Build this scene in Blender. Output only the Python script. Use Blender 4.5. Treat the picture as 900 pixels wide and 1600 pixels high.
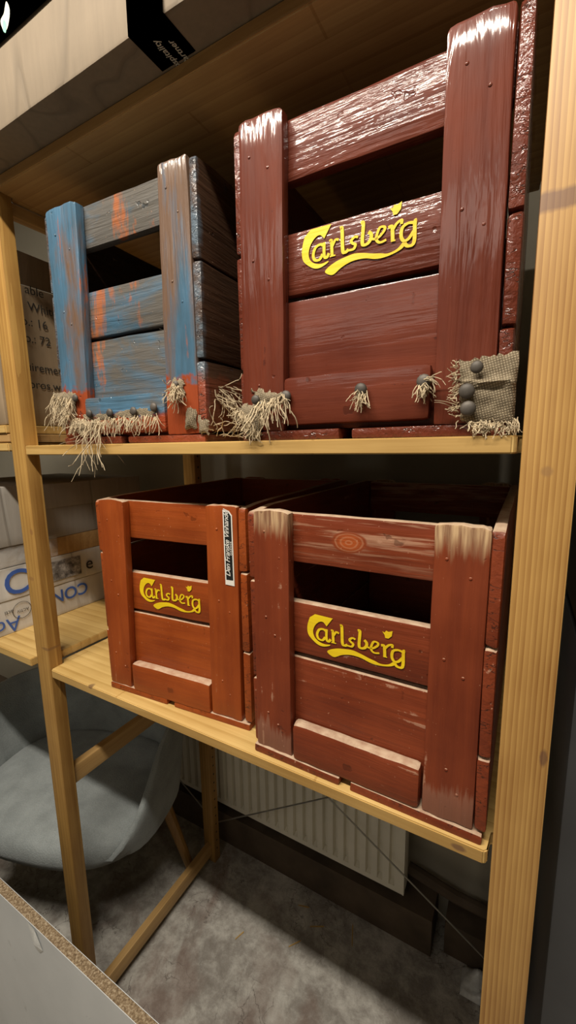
import bpy, bmesh, math, random
from mathutils import Vector, Matrix, noise
random.seed(7)
sc = bpy.context.scene
for o in list(bpy.data.objects): bpy.data.objects.remove(o)
COL = sc.collection
MID = 1.43                      # top of the middle shelf above the floor
LOW = MID - .4638               # top of the lower shelf
TOPB = MID + .442               # underside of the top shelf
T = .0176                       # shelf thickness
W = .83                         # shelf width
# ------------------------------------------------------------------ camera, light, exposure
cam = bpy.data.cameras.new('camera'); co = bpy.data.objects.new('camera', cam); COL.objects.link(co)
RT = Vector((.87190042, .48942648, -.015855)); UP = Vector((-.06531845, .14832985, .98677847)); FW = Vector((-.48530728, .85933694, -.16129744))
m = Matrix((RT, UP, -FW)).transposed().to_4x4(); m.translation = Vector((.83603539, -.45587395, MID - .00495726)); co.matrix_world = m
cam.sensor_fit = 'VERTICAL'; cam.sensor_height = 36; cam.lens = 649.2176/1600*36; cam.clip_start = .01
sc.camera = co
w = bpy.data.worlds.new('world'); sc.world = w; w.use_nodes = True
w.node_tree.nodes['Background'].inputs[0].default_value = (1, .9, .75, 1); w.node_tree.nodes['Background'].inputs[1].default_value = .008
def area(name, loc, sx, sy, power, color, rot=(0,0,0)):
    l = bpy.data.lights.new(name, 'AREA'); l.shape = 'RECTANGLE'; l.size = sx; l.size_y = sy; l.energy = power; l.color = color
    o = bpy.data.objects.new(name, l); COL.objects.link(o); o.location = loc; o.rotation_euler = rot; return o
area('ceiling_tube_light', (.42, -.66, MID+1.1), 1.25, .06, 36, (1, .925, .80))
area('added_fill_light', (.1, -2.0, MID+1.15), 1.6, .6, 7, (1, .93, .82), (math.radians(18), 0, 0))  # added soft fill from behind the camera, no known lamp there
sc.view_settings.view_transform = 'Standard'; sc.view_settings.look = 'None'; sc.view_settings.gamma = 1
sc.view_settings.use_curve_mapping = False; sc.view_settings.exposure = .32

# ------------------------------------------------------------------ material helpers
class NT:
    def __init__(s, name):
        s.m = bpy.data.materials.new(name); s.m.use_nodes = True; s.t = s.m.node_tree; s.b = s.t.nodes['Principled BSDF']
        s.tc = s.t.nodes.new('ShaderNodeTexCoord')
    def n(s, k, **kw):
        x = s.t.nodes.new('ShaderNode'+k)
        for a, v in kw.items(): setattr(x, a, v)
        return x
    def l(s, a, b): s.t.links.new(a, b)
    def set(s, inp, v):
        i = s.b.inputs[inp]
        if hasattr(v, 'links'): s.l(v, i)
        else: i.default_value = (*v, 1) if isinstance(v, tuple) and len(v) == 3 else v
    def noise(s, scale, mp=(1,1,1), det=4, rough=.55, dist=0, loc=(0,0,0)):
        mpn = s.n('Mapping'); mpn.inputs['Scale'].default_value = mp; mpn.inputs['Location'].default_value = loc; s.l(s.tc.outputs['Object'], mpn.inputs[0])
        x = s.n('TexNoise'); x.inputs['Scale'].default_value = scale; x.inputs['Detail'].default_value = det
        x.inputs['Roughness'].default_value = rough; x.inputs['Distortion'].default_value = dist
        s.l(mpn.outputs[0], x.inputs['Vector']); return x.outputs['Fac']
    def ramp(s, f, stops, interp='LINEAR'):
        r = s.n('ValToRGB'); r.color_ramp.interpolation = interp; e = r.color_ramp.elements
        while len(e) < len(stops): e.new(.5)
        for q, (p, c) in zip(e, stops): q.position = p; q.color = (*c, 1) if isinstance(c, tuple) else (c, c, c, 1)
        s.l(f, r.inputs[0]); return r.outputs[0]
    def mix(s, f, a, b, mode='MIX'):
        x = s.n('MixRGB'); x.blend_type = mode
        for i, v in enumerate((f, a, b)):
            if hasattr(v, 'links'): s.l(v, x.inputs[i])
            else: x.inputs[i].default_value = v if i == 0 else ((*v, 1) if isinstance(v, tuple) else (v, v, v, 1))
        return x.outputs[0]
    def math(s, op, a, b=0., c=0.):
        x = s.n('Math', operation=op)
        for i, v in enumerate((a, b, c)):
            if hasattr(v, 'links'): s.l(v, x.inputs[i])
            else: x.inputs[i].default_value = v
        return x.outputs[0]
    def bump(s, h, strength=.3, dist=.002, prev=None):
        x = s.n('Bump'); x.inputs['Strength'].default_value = strength; x.inputs['Distance'].default_value = dist
        s.l(h, x.inputs['Height'])
        if prev is not None: s.l(prev, x.inputs['Normal'])
        return x.outputs[0]
    def xyz(s):
        x = s.n('SeparateXYZ'); s.l(s.tc.outputs['Object'], x.inputs[0]); return x.outputs
AX = {'x': (.06, 1, 1), 'y': (1, .06, 1), 'z': (1, 1, .06)}
def simple(name, c, rough=.6, metal=0., var=.15, scale=20, bump=.1):
    s = NT(name); f = s.noise(scale)
    s.set('Base Color', s.mix(1., s.ramp(f, [(.3, tuple(v*(1-var) for v in c)), (.7, tuple(min(1, v*(1+var)) for v in c))]), 1., 'MULTIPLY'))
    s.set('Roughness', rough); s.set('Metallic', metal)
    if bump: s.set('Normal', s.bump(s.noise(scale*6), bump, .001))
    return s.m
def paint(name, ax, c1, c2, worn, wear, rough, bump, extra=None, coat=0., top_pale=0., crackle=0., ridge=90):
    """old painted timber with its grain along one axis"""
    s = NT(name); g = AX[ax]; g2 = tuple(.12 if q < 1 else 1 for q in g)
    grain = s.noise(ridge*2.4, g, 3, .55, .3); mid = s.noise(ridge, g, 3, .55, .5); big = s.noise(9, (1,1,1), 4); blot = s.noise(38, g2, 6, .65, .4, (6,3,2))
    col = s.ramp(s.math('ADD', s.math('MULTIPLY', big, .45), s.math('ADD', s.math('MULTIPLY', mid, .25), s.math('MULTIPLY', blot, .3))), [(.36, c1), (.62, c2)])
    if extra: col = extra(s, col, g)
    scr = s.ramp(s.math('ADD', s.math('MULTIPLY', mid, .6), s.math('MULTIPLY', s.noise(22, (1,1,1), 6, .7, 0, (3,1,2)), .6)), [(wear-.01, 0.), (wear+.03, .75)])
    col = s.mix(scr, col, worn)
    spk = s.ramp(s.noise(330, (1,1,1), 2, .5, 0, (1,7,3)), [(.72, 0.), (.76, .6)]); col = s.mix(spk, col, tuple(min(1, q*1.3) for q in worn))
    dent = s.ramp(s.noise(48, (1,1,1), 2, .5, .2, (9,4,2)), [(.70, 0.), (.745, 1.)]); col = s.mix(s.math('MULTIPLY', dent, .45), col, tuple(q*.35 for q in c1))
    if top_pale:  # pale tone mixed in on faces that point up
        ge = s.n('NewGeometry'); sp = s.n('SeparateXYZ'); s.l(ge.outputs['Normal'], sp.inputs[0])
        d = s.ramp(sp.outputs[2], [(.45, 0.), (.95, top_pale)])
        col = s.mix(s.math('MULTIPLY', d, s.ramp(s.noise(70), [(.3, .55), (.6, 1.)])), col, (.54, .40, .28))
    if ax == 'y':       # the sawn ends have opened in short cracks
        ge2 = s.n('NewGeometry'); sp2 = s.n('SeparateXYZ'); s.l(ge2.outputs['Normal'], sp2.inputs[0])
        ck = s.math('ABSOLUTE', s.math('SUBTRACT', s.noise(75, (.35,1,1), 3, .6, .3, (2,2,7)), .5)); ck = s.math('MULTIPLY', s.ramp(ck, [(.0, 1.), (.016, 0.)]), s.math('GREATER_THAN', s.math('ABSOLUTE', sp2.outputs[1]), .6))
        ck = s.math('MULTIPLY', ck, s.ramp(s.noise(40, (1,1,1), 2, .5, 0, (8,8,1)), [(.45, 0.), (.55, 1.)]))
        col = s.mix(s.math('MULTIPLY', ck, .85), col, (.012,.007,.005)); dent = s.math('MAXIMUM', dent, ck)
    s.set('Base Color', col)
    s.set('Roughness', s.ramp(big, [(.35, rough*.8), (.65, min(1, rough*1.25))]))
    s.set('Specular IOR Level', .12 if coat > .3 else .25)
    if coat: s.set('Coat Weight', coat); s.set('Coat Roughness', .11)
    h = s.math('ADD', s.math('MULTIPLY', grain, .35), s.math('SUBTRACT', mid, s.math('MULTIPLY', dent, .5)))
    if crackle:
        v = s.noise(ridge*.5, tuple(max(q, .09) for q in g), 4, .6, 1., (5,2,1)); h = s.math('ADD', s.math('ADD', h, s.math('MULTIPLY', v, crackle)), s.math('MULTIPLY', s.noise(75, g2, 2, .5, .4, (1,9,4)), crackle*.55))
    b = s.bump(h, bump, .0035); s.set('Normal', b)
    if coat: s.l(b, s.b.inputs['Coat Normal'])
    return s.m
def pine(name, ax, c1=(.50,.30,.105), c2=(.72,.50,.22), ring=(1,1,1), rs=45, contrast=1., knots=(), rough=.5, staves=0):
    s = NT(name); g = tuple(.035 if q < 1 else 1 for q in AX[ax])
    mp = s.n('Mapping'); mp.inputs['Scale'].default_value = g; s.l(s.tc.outputs['Object'], mp.inputs[0])
    wv = s.n('TexWave', wave_type='BANDS', bands_direction={'x': 'Y', 'y': 'X', 'z': 'X'}[ax], wave_profile='SAW'); wv.inputs['Scale'].default_value = rs; wv.inputs['Distortion'].default_value = 5.
    wv.inputs['Detail'].default_value = 3; wv.inputs['Detail Scale'].default_value = .5; wv.inputs['Detail Roughness'].default_value = .6; s.l(mp.outputs[0], wv.inputs['Vector'])
    fine = s.noise(420, g, 3); med = s.noise(130, g, 4, .6); big = s.noise(6, (1,1,1), 3); amp = s.noise(30, g, 2, loc=(3,1,5))
    wf = s.math('MULTIPLY', wv.outputs['Fac'], s.math('MULTIPLY', amp, 1.1*contrast))
    f = s.math('ADD', s.math('ADD', s.math('MULTIPLY', fine, .16), s.math('MULTIPLY', med, .36)), s.math('ADD', s.math('MULTIPLY', big, .42), s.math('MULTIPLY', s.math('SUBTRACT', .5*contrast, wf), .5)))
    col = s.ramp(f, [(.34, c1), (.74, c2)])
    if staves:
        v = s.n('TexVoronoi', feature='F1'); v.inputs['Scale'].default_value = 1; mp2 = s.n('Mapping'); mp2.inputs['Scale'].default_value = (2.2, 16, 1); s.l(s.tc.outputs['Object'], mp2.inputs[0])
        b = s.n('TexBrick'); b.inputs['Scale'].default_value = 1; b.inputs['Mortar Size'].default_value = .004; b.inputs['Brick Width'].default_value = .9; b.inputs['Row Height'].default_value = .7
        b.inputs['Color1'].default_value = (1,1,1,1); b.inputs['Color2'].default_value = (.86,.82,.74,1); b.inputs['Mortar'].default_value = (.8,.74,.66,1); s.l(mp2.outputs[0], b.inputs['Vector'])
        col = s.mix(1., col, b.outputs['Color'], 'MULTIPLY')
    for (px, py, pz, rx, ry, rz, kc) in knots:
        v = s.n('VectorMath', operation='SUBTRACT'); s.l(s.tc.outputs['Object'], v.inputs[0]); v.inputs[1].default_value = (px, py, pz)
        v2 = s.n('VectorMath', operation='DIVIDE'); s.l(v.outputs[0], v2.inputs[0]); v2.inputs[1].default_value = (rx, ry, rz)
        ln = s.n('VectorMath', operation='LENGTH'); s.l(v2.outputs[0], ln.inputs[0])
        d = s.math('ADD', ln.outputs['Value'], s.math('MULTIPLY', s.math('SUBTRACT', s.noise(90), .5), .6))
        col = s.mix(s.ramp(d, [(.6, .7), (1.05, 0.)]), col, kc)
    s.set('Base Color', col); s.set('Roughness', rough); s.set('Normal', s.bump(med, .12, .001))
    return s.m
# ------------------------------------------------------------------ object helpers
def link(name, bm, mat, parent=None, smooth=35, matrix=None):
    me = bpy.data.meshes.new(name); bmesh.ops.recalc_face_normals(bm, faces=bm.faces); bm.to_mesh(me); bm.free()
    for mm in (mat if isinstance(mat, (list, tuple)) else [mat]): me.materials.append(mm)
    if smooth:
        for p in me.polygons: p.use_smooth = True
        me.set_sharp_from_angle(angle=math.radians(smooth))
    o = bpy.data.objects.new(name, me); COL.objects.link(o)
    if parent: o.parent = parent
    if matrix is not None: o.matrix_local = matrix
    return o
def thing(name, label, cat, loc=(0,0,0), rz=0, group=None):
    o = bpy.data.objects.new(name, None); o.empty_display_size = .05; COL.objects.link(o); o.location = loc; o.rotation_euler = (0,0,rz); return tag(o, label, cat, group)
def tag(o, label, cat, group=None):
    o['label'] = label; o['category'] = cat
    if group: o['group'] = group
    return o
def struct(o): o['kind'] = 'structure'; return o
def box(bm, x0, x1, y0, y1, z0, z1, bev=.002, seg=2):
    r = bmesh.ops.create_cube(bm, size=1); vs = r['verts']
    for v in vs: v.co = Vector((x0+(v.co.x+.5)*(x1-x0), y0+(v.co.y+.5)*(y1-y0), z0+(v.co.z+.5)*(z1-z0)))
    if bev: 
        es = list({e for v in vs for e in v.link_edges}); bmesh.ops.bevel(bm, geom=es, offset=bev, segments=seg, affect='EDGES', profile=.6)
    return bm
def board(x0, x1, y0, y1, z0, z1, bev=.003, jit=.0008, seed=0, xt=None, cuts=8, chew=.0, drop=0.):
    """a worn plank: bevelled, cut along its length and knocked about; xt = (x0, x1) at the top end"""
    bm = bmesh.new(); box(bm, x0, x1, y0, y1, z0, z1, bev, 2)
    d = [x1-x0, y1-y0, z1-z0]; ax = d.index(max(d)); lo = (x0, y0, z0)[ax]
    n = Vector((0,0,0)); n[ax] = 1
    for k in range(1, cuts):
        p = Vector((0,0,0)); p[ax] = lo+d[ax]*k/cuts
        bmesh.ops.bisect_plane(bm, geom=bm.verts[:]+bm.edges[:]+bm.faces[:], plane_co=p, plane_no=n)
    if xt:
        for k in range(1, 6):
            bmesh.ops.bisect_plane(bm, geom=bm.verts[:]+bm.edges[:]+bm.faces[:], plane_co=(x0+(x1-x0)*k/6, 0, 0), plane_no=(1,0,0))
        for v in bm.verts:
            if v.co.z > z1-.008: v.co.z -= .0030*abs(2*(v.co.x-x0)/(x1-x0)-1)**4*(1+noise.noise(Vector((v.co.x*9, seed*1.3, 4))))+.0016*(1+noise.noise(Vector((v.co.x*80, seed, 0))))
    if drop:
        for v in bm.verts:
            e = min(v.co.y-y0, y1-v.co.y)
            if v.co.z > z1-.006 and e < .012: v.co.z -= drop*(1-max(0, e)/.012)**2
    for v in bm.verts:
        q = v.co*38+Vector((seed*3.1, seed*1.7, seed*.9)); nv = noise.noise_vector(q)
        if xt:
            t = (v.co.z-z0)/(z1-z0); u = (v.co.x-x0)/(x1-x0)
            v.co.x = (x0+(xt[0]-x0)*t)+u*((x1-x0)+((xt[1]-xt[0])-(x1-x0))*t)
        v.co += nv*jit
        if chew:
            e = min(abs(v.co[ax]-lo), abs(v.co[ax]-lo-d[ax]))
            if e < .006: v.co += noise.noise_vector(v.co*90+Vector((seed, 0, 0)))*chew
    return bm
def prism(bm, pts, z0, z1):
    a = [bm.verts.new((x, y, z0)) for x, y in pts]; b = [bm.verts.new((x, y, z1)) for x, y in pts]
    bm.faces.new(a[::-1]); bm.faces.new(b); k = len(pts)
    for i in range(k): bm.faces.new((a[i], a[(i+1)%k], b[(i+1)%k], b[i]))
def tube(bm, pts, r, sides=6, taper=1.):
    pts = [Vector(p) for p in pts]; rings = []
    for i, p in enumerate(pts):
        t = (pts[min(i+1, len(pts)-1)]-pts[max(i-1, 0)]).normalized()
        a = t.orthogonal().normalized(); b = t.cross(a); rr = r*(1+(taper-1)*i/max(1, len(pts)-1))
        rings.append([bm.verts.new(p+(a*math.cos(2*math.pi*k/sides)+b*math.sin(2*math.pi*k/sides))*rr) for k in range(sides)])
    for A, B in zip(rings, rings[1:]):
        for k in range(sides): bm.faces.new((A[k], A[(k+1)%sides], B[(k+1)%sides], B[k]))
    bm.faces.new(rings[0][::-1]); bm.faces.new(rings[-1])
def thread(bm, p, d, length, r=.0006, curl=.35, grav=.25, n=9):
    pts = [Vector(p)]; d = Vector(d).normalized()
    for i in range(n):
        d = (d+Vector((random.gauss(0,1), random.gauss(0,1), random.gauss(0,1)))*curl*.5+Vector((0,0,-grav*.3))).normalized()
        pts.append(pts[-1]+d*length/n)
    tube(bm, pts, r, 4, .6)
def spline(pts, n=6, closed=False):
    P = [Vector((*p, 0)) if len(p) == 2 else Vector(p) for p in pts]; out = []; k = len(P)
    for i in range(k if closed else k-1):
        p0, p1, p2, p3 = (P[(i-1)%k], P[i], P[(i+1)%k], P[(i+2)%k]) if closed else (P[max(i-1,0)], P[i], P[i+1], P[min(i+2,k-1)])
        for j in range(n):
            t = j/n; out.append(.5*((2*p1)+(p2-p0)*t+(2*p0-5*p1+4*p2-p3)*t*t+(3*p1-p0-3*p2+p3)*t**3))
    if not closed: out.append(P[-1])
    return out
def text(name, s, size, matrix, mat, parent, shear=0., ext=.0002, space=1., offset=0.):
    c = bpy.data.curves.new(name, 'FONT'); c.body = s; c.size = size; c.extrude = ext; c.shear = shear; c.space_character = space; c.offset = offset; c.resolution_u = 4
    t = bpy.data.objects.new(name, c); COL.objects.link(t); dg = bpy.context.evaluated_depsgraph_get(); dg.update()
    me = bpy.data.meshes.new_from_object(t.evaluated_get(dg)); bpy.data.objects.remove(t); bpy.data.curves.remove(c)
    me.materials.clear(); me.materials.append(mat); me.name = name
    o = bpy.data.objects.new(name, me); COL.objects.link(o); o.parent = parent; o.matrix_local = matrix; return o
def frame(o, xd, yd):
    x = Vector(xd).normalized(); y = Vector(yd).normalized(); z = x.cross(y); mm = Matrix((x, y, z)).transposed().to_4x4(); mm.translation = Vector(o); return mm
# ------------------------------------------------------------------ materials
PINE_Z = pine('pine_upright', 'z', (.27,.130,.028), (.52,.305,.085), rs=30, contrast=.55, knots=[(-.01,0,MID-.17,.006,.02,.008,(.25,.12,.04)), (-.03,0,MID-.27,.012,.02,.005,(.30,.15,.05)), (-.006,0,MID-.42,.02,.04,.004,(.2,.1,.04))])
KN = (.12, .055, .035)
PINE_R = pine('pine_upright_strong_rings', 'z', (.26,.112,.024), (.53,.305,.092), rs=64, contrast=.85, knots=[(.86, 0, MID+.197, .12, .06, .010, (.11,.045,.03)), (.856, 0, MID-.034, .006, .03, .006, (.30,.16,.06)), (.874, 0, MID-.326, .004, .03, .012, KN)])
PINE_Y = pine('pine_rail', 'y', (.36,.20,.065), (.60,.38,.15), rs=20, contrast=.5)
PINE_X = pine('pine_shelf', 'x', (.44,.265,.075), (.70,.48,.185), rs=14, contrast=.6, staves=1, knots=[(.13, 0, LOW, .008, .012, .006, KN), (.80, .0, LOW-.009, .010, .02, .005, KN)])
PINE_D = pine('pine_shelf_aged', 'x', (.36,.20,.075), (.58,.37,.155), rs=14, contrast=.6, staves=1)
STEEL = simple('dull_steel', (.42,.41,.38), .38, .9)
NAILM = simple('dark_nail', (.085,.072,.06), .6, .3, .3, 60)
WHITEW = NT('painted_wall'); WHITEW.set('Base Color', WHITEW.ramp(WHITEW.noise(3), [(.3, (.33,.30,.235)), (.7, (.40,.365,.29))])); WHITEW.set('Roughness', .85); WHITEW.set('Normal', WHITEW.bump(WHITEW.noise(120), .15, .002)); WALL = WHITEW.m
def floor_mat():
    s = NT('worn_concrete'); a = s.noise(6, det=9, rough=.7, dist=.15); b = s.noise(20, det=10, rough=.75, dist=.25, loc=(2,5,0)); c = s.noise(140, det=4)
    col = s.ramp(s.math('ADD', s.math('MULTIPLY', a, .5), s.math('MULTIPLY', b, .5)), [(.32, (.16,.135,.11)), (.46, (.30,.275,.245)), (.56, (.50,.475,.43)), (.7, (.66,.63,.58))])
    st = s.ramp(s.noise(3.3, det=5, loc=(4.3,1.2,0), dist=1.), [(.52, 0.), (.62, 1.)]); col = s.mix(s.math('MULTIPLY', st, .55), col, (.17,.10,.075))
    v = s.n('TexVoronoi', feature='DISTANCE_TO_EDGE'); v.inputs['Scale'].default_value = 9
    nm = s.n('TexNoise'); nm.inputs['Scale'].default_value = 6; nm.inputs['Detail'].default_value = 6; s.l(s.tc.outputs['Object'], nm.inputs['Vector'])
    mx = s.n('MixRGB'); mx.inputs[0].default_value = .5; s.l(s.tc.outputs['Object'], mx.inputs[1]); s.l(nm.outputs['Color'], mx.inputs[2]); s.l(mx.outputs[0], v.inputs['Vector'])
    cr = s.ramp(v.outputs['Distance'], [(.0, 1.), (.018, 0.)]); cr = s.math('MULTIPLY', cr, s.ramp(s.noise(4, loc=(7,1,3)), [(.48, 0.), (.55, .75)]))
    col = s.mix(cr, col, (.09,.07,.06)); s.set('Base Color', col); s.set('Roughness', .8)
    s.set('Normal', s.bump(s.math('ADD', b, s.math('MULTIPLY', c, .3)), .5, .006)); return s.m
CONC = floor_mat()
def card_mat(name, c):
    s = NT(name); f = s.noise(4, det=6); st = s.noise(90, (1, 1, .1), 3)
    s.set('Base Color', s.mix(.5, s.ramp(f, [(.3, tuple(v*.82 for v in c)), (.7, c)]), s.ramp(st, [(.3, tuple(v*.85 for v in c)), (.7, tuple(min(1, v*1.1) for v in c))])))
    cr = s.math('ABSOLUTE', s.math('SUBTRACT', s.noise(5, (1, 1, .12), 2, .4, 0, (4,2,1)), .5)); cl = s.ramp(cr, [(.0, 1.), (.012, 0.)])
    old = s.b.inputs['Base Color'].links[0].from_socket; s.set('Base Color', s.mix(s.math('MULTIPLY', cl, .4), old, tuple(v*.45 for v in c)))
    s.set('Roughness', .78); s.set('Normal', s.bump(s.math('SUBTRACT', s.math('ADD', s.math('MULTIPLY', st, .5), s.math('MULTIPLY', f, 3)), s.math('MULTIPLY', cl, 1.5)), .25, .003)); return s.m
CARD = card_mat('brown_cardboard', (.235,.18,.122)); CARD_T = card_mat('tan_cardboard', (.30,.215,.13)); CARD_W = card_mat('white_cardboard', (.66,.62,.56)); CARD_G = card_mat('grey_cardboard', (.34,.31,.27))
INK = simple('black_ink', (.03,.025,.02), .7, 0, .1, 30, 0); INKB = simple('blue_ink', (.05,.12,.42), .6, 0, .1, 30, 0)
PLASTIC = NT('clear_film'); PLASTIC.set('Base Color', (.75,.75,.75)); PLASTIC.set('Roughness', .18); PLASTIC.set('Transmission Weight', .55); PLASTIC.set('Alpha', .55); PLASTIC.set('Normal', PLASTIC.bump(PLASTIC.noise(25, det=6), .8, .01)); FILM = PLASTIC.m
SCRAP = simple('milky_film', (.62,.63,.62), .3, 0, .2, 70, .5)
TAPE = simple('black_tape', (.008,.008,.008), .22, 0, .2, 60, .15); TAPEW = simple('tape_print', (.62,.60,.52), .5, 0, .1, 30, 0); TAPEG = simple('tape_green_print', (.25,.60,.42), .5, 0, .1, 30, 0)
def felt():
    s = NT('grey_felt'); f = s.noise(600, det=3); s.set('Base Color', s.ramp(s.math('ADD', s.math('MULTIPLY', s.noise(14), .5), s.math('MULTIPLY', f, .5)), [(.35, (.20,.22,.22)), (.65, (.35,.38,.38))])); s.set('Roughness', .95); s.set('Sheen Weight', .2)
    s.set('Normal', s.bump(s.noise(260, det=5), .6, .003)); return s.m
FELT = felt(); FELT_D = simple('charcoal_felt', (.055,.06,.062), .95, 0, .25, 300, .4)
OAK = pine('chair_leg_oak', 'z', (.32,.17,.05), (.50,.29,.09), rs=30, contrast=.4)
def chip():
    s = NT('chipboard_core'); f = s.noise(260, det=5, rough=.7); s.set('Base Color', s.ramp(f, [(.32, (.10,.06,.03)), (.5, (.26,.18,.10)), (.66, (.50,.40,.27))])); s.set('Roughness', .8); s.set('Normal', s.bump(f, .8, .003)); return s.m
CHIP = chip()
def lam():
    s = NT('scuffed_grey_laminate'); a = s.noise(16, det=7, rough=.7, dist=.8)
    col = s.ramp(s.noise(5), [(.3, (.54,.56,.57)), (.7, (.64,.66,.67))]); col = s.mix(s.ramp(a, [(.62, 0.), (.72, .6)]), col, (.22,.22,.22)); col = s.mix(s.math('GREATER_THAN', s.noise(75, det=2), .73), col, (.62,.62,.60))
    s.set('Base Color', col); s.set('Roughness', .5); s.set('Normal', s.bump(a, .2, .003)); return s.m
LAM = lam()
RADM = simple('radiator_enamel', (.80,.76,.64), .45, 0, .08, 8, .02)
BROWNP = simple('dark_brown_paint', (.10,.07,.045), .8, 0, .3, 12, .3)
CABM = simple('blue_grey_cabinet_paint', (.105,.11,.12), .5, 0, .1, 6, .05); BLACKM = simple('black_rubber', (.012,.012,.012), .6, 0, .2, 20, 0)
YEL = NT('yellow_stencil_paint'); YEL.set('Base Color', YEL.ramp(YEL.noise(30, (.1,1,1), 5), [(.3, (.72,.48,.008)), (.7, (.92,.68,.012))])); YEL.set('Roughness', .42); YEL.set('Normal', YEL.bump(YEL.noise(70, AX['x'], 5), .4, .002)); YELLOW = YEL.m
def burlap():
    s = NT('burlap'); xs = s.xyz(); 
    def w_(d, ph=0):
        mp = s.n('Mapping'); mp.inputs['Rotation'].default_value = (0, math.radians(14), 0); s.l(s.tc.outputs['Object'], mp.inputs[0])
        x = s.n('TexWave', bands_direction=d); x.inputs['Scale'].default_value = 130; x.inputs['Distortion'].default_value = 1.2; x.inputs['Detail Scale'].default_value = 1.5; s.l(mp.outputs[0], x.inputs['Vector']); return x.outputs['Fac']
    h = s.math('MULTIPLY', w_('X'), w_('Z')); n = s.noise(60, det=5)
    s.set('Base Color', s.ramp(s.math('ADD', s.math('MULTIPLY', h, .7), s.math('MULTIPLY', n, .4)), [(.10, (.16,.12,.075)), (.35, (.40,.32,.21)), (.75, (.62,.52,.37))])); s.set('Roughness', .95); s.set('Normal', s.bump(h, .5, .0006)); return s.m
BURLAP = burlap(); FIBRE = simple('jute_fibre', (.50,.40,.26), .9, 0, .3, 80, .1)
# ------------------------------------------------------------------ setting
def plane_box(name, x0, x1, y0, y1, z0, z1, mat): 
    bm = bmesh.new(); box(bm, x0, x1, y0, y1, z0, z1, 0); return struct(link(name, bm, mat, None, 0))
WY = .67
plane_box('floor', -3, 2.4, -2.6, WY+.1, -.1, 0, CONC)
plane_box('wall_back', -3, 2.4, WY, WY+.1, 0, MID+1.2, WALL)
plane_box('wall_left', -3.1, -3, -2.6, WY+.1, 0, MID+1.2, WALL)
plane_box('wall_right', 2.4, 2.5, -2.6, WY+.1, 0, MID+1.2, WALL)
plane_box('wall_front', -3, 2.4, -2.7, -2.6, 0, MID+1.2, WALL)
plane_box('ceiling', -3.1, 2.5, -2.7, WY+.1, MID+1.2, MID+1.3, WALL)
plane_box('trim_1', -3, .70, WY-.115, WY, 0, .118, BROWNP)
# ------------------------------------------------------------------ shelving
def shelf(name, z, label, mat=PINE_X, x0=0., x1=W, lip=.018):
    bm = bmesh.new(); D = .5021; c = .004
    pts = [(x0+c, 0), (x1-c, 0), (x1, c), (x1, .031), (x1+lip-.004, .035), (x1+lip, .039), (x1+lip, D-.039), (x1, D-.031), (x1, D), (x0, D), (x0, D-.031), (x0-lip, D-.039), (x0-lip, .039), (x0-lip+.004, .035), (x0, .031), (x0, c)]
    prism(bm, pts, z-T, z); bmesh.ops.bevel(bm, geom=bm.edges[:], offset=.0014, segments=2, affect='EDGES')
    return tag(link(name, bm, mat), label, 'shelf')
def side_frame(x0, label, mat, rails, pins, side):
    t = thing('shelf_side_frame', label, 'shelving frame', (0, 0, 0)); PW = .0454; PD = .028; D = .5021
    for y0 in (0, D-PD):
        bm = bmesh.new(); box(bm, x0, x0+PW, y0, y0+PD, 0, MID+.83, .0022, 2); p = link('post', bm, mat, t)
        bm = bmesh.new()
        for k in range(58):
            zz = .05+k*.032
            for s_ in ((-1,) if side > 0 else (1,)):
                xx = x0+PW+.0002 if side < 0 else x0-.0002
                bmesh.ops.create_circle(bm, cap_ends=True, radius=.0034, segments=8, matrix=Matrix.Translation((xx, y0+PD*.5 if y0 else y0+PD*.62, zz)) @ Matrix.Rotation(math.pi/2, 4, 'Y'))
        if y0: h = link('peg_holes', bm, INK, p, 0); h['kind'] = 'stuff'
        else: bm.free()
    for z0, hh in rails:
        bm = bmesh.new(); box(bm, x0+.013, x0+.033, PD-.002, D-PD+.002, z0, z0+hh, .0015); link('rail', bm, PINE_Y, t)
    for z0 in pins:
        for y0 in (.05, D-.05):
            bm = bmesh.new(); box(bm, x0+.012, x0+.033, y0-.03, y0+.03, z0-.004, z0, 0); link('shelf_bracket', bm, STEEL, t, 0)
    return t
side_frame(-.0454, 'left pine ladder frame standing beside the blue crate and grey chair', PINE_Z, [(MID-.767, .042), (MID-1.402, .042), (MID+.418, .022)], [], -1)
side_frame(W+.004, 'right pine ladder frame with dark knot band beside the big red crate', PINE_R, [(MID-.767, .042), (MID-1.402, .042), (MID+.418, .022)], [], 1)
shelf('shelf_board', MID, 'pine middle shelf board carrying the blue crate and a red crate')
shelf('shelf_board', LOW, 'pine lower shelf board carrying two red crates')
shelf('shelf_board', TOPB+T, 'pine top shelf board under the taped cardboard box', PINE_D)
tag(link('shelf_board', (lambda bm: (prism(bm, [(-.95,-.012),(-.0475,-.012),(-.0475,.034),(-.024,.039),(-.024,.46),(-.95,.46)], LOW, LOW+T), bmesh.ops.bevel(bm, geom=bm.edges[:], offset=.0014, segments=2, affect='EDGES'), bm)[-1])(bmesh.new()), PINE_X), 'pine shelf board under the white boxes left of the post', 'shelf')
for i, (dz, dx, dy) in enumerate(((-.0105, 0, 0), (.0075, .004, .004), (.0255, -.006, .002))):
    bm = bmesh.new(); prism(bm, [(-.95,.006+dy), (-.069+dx,.006+dy), (-.066+dx,.05), (-.066+dx,.44), (-.95,.44)], MID+dz, MID+dz+.0165); bmesh.ops.bevel(bm, geom=bm.edges[:], offset=.002, segments=2, affect='EDGES')
    tag(link('shelf_board', bm, PINE_D if i == 1 else PINE_X), ('lowest of three stacked pine boards left of the post', 'middle of three stacked pine boards left of the post', 'topmost of three stacked pine boards, under the printed brown box')[i], 'shelf')
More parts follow.
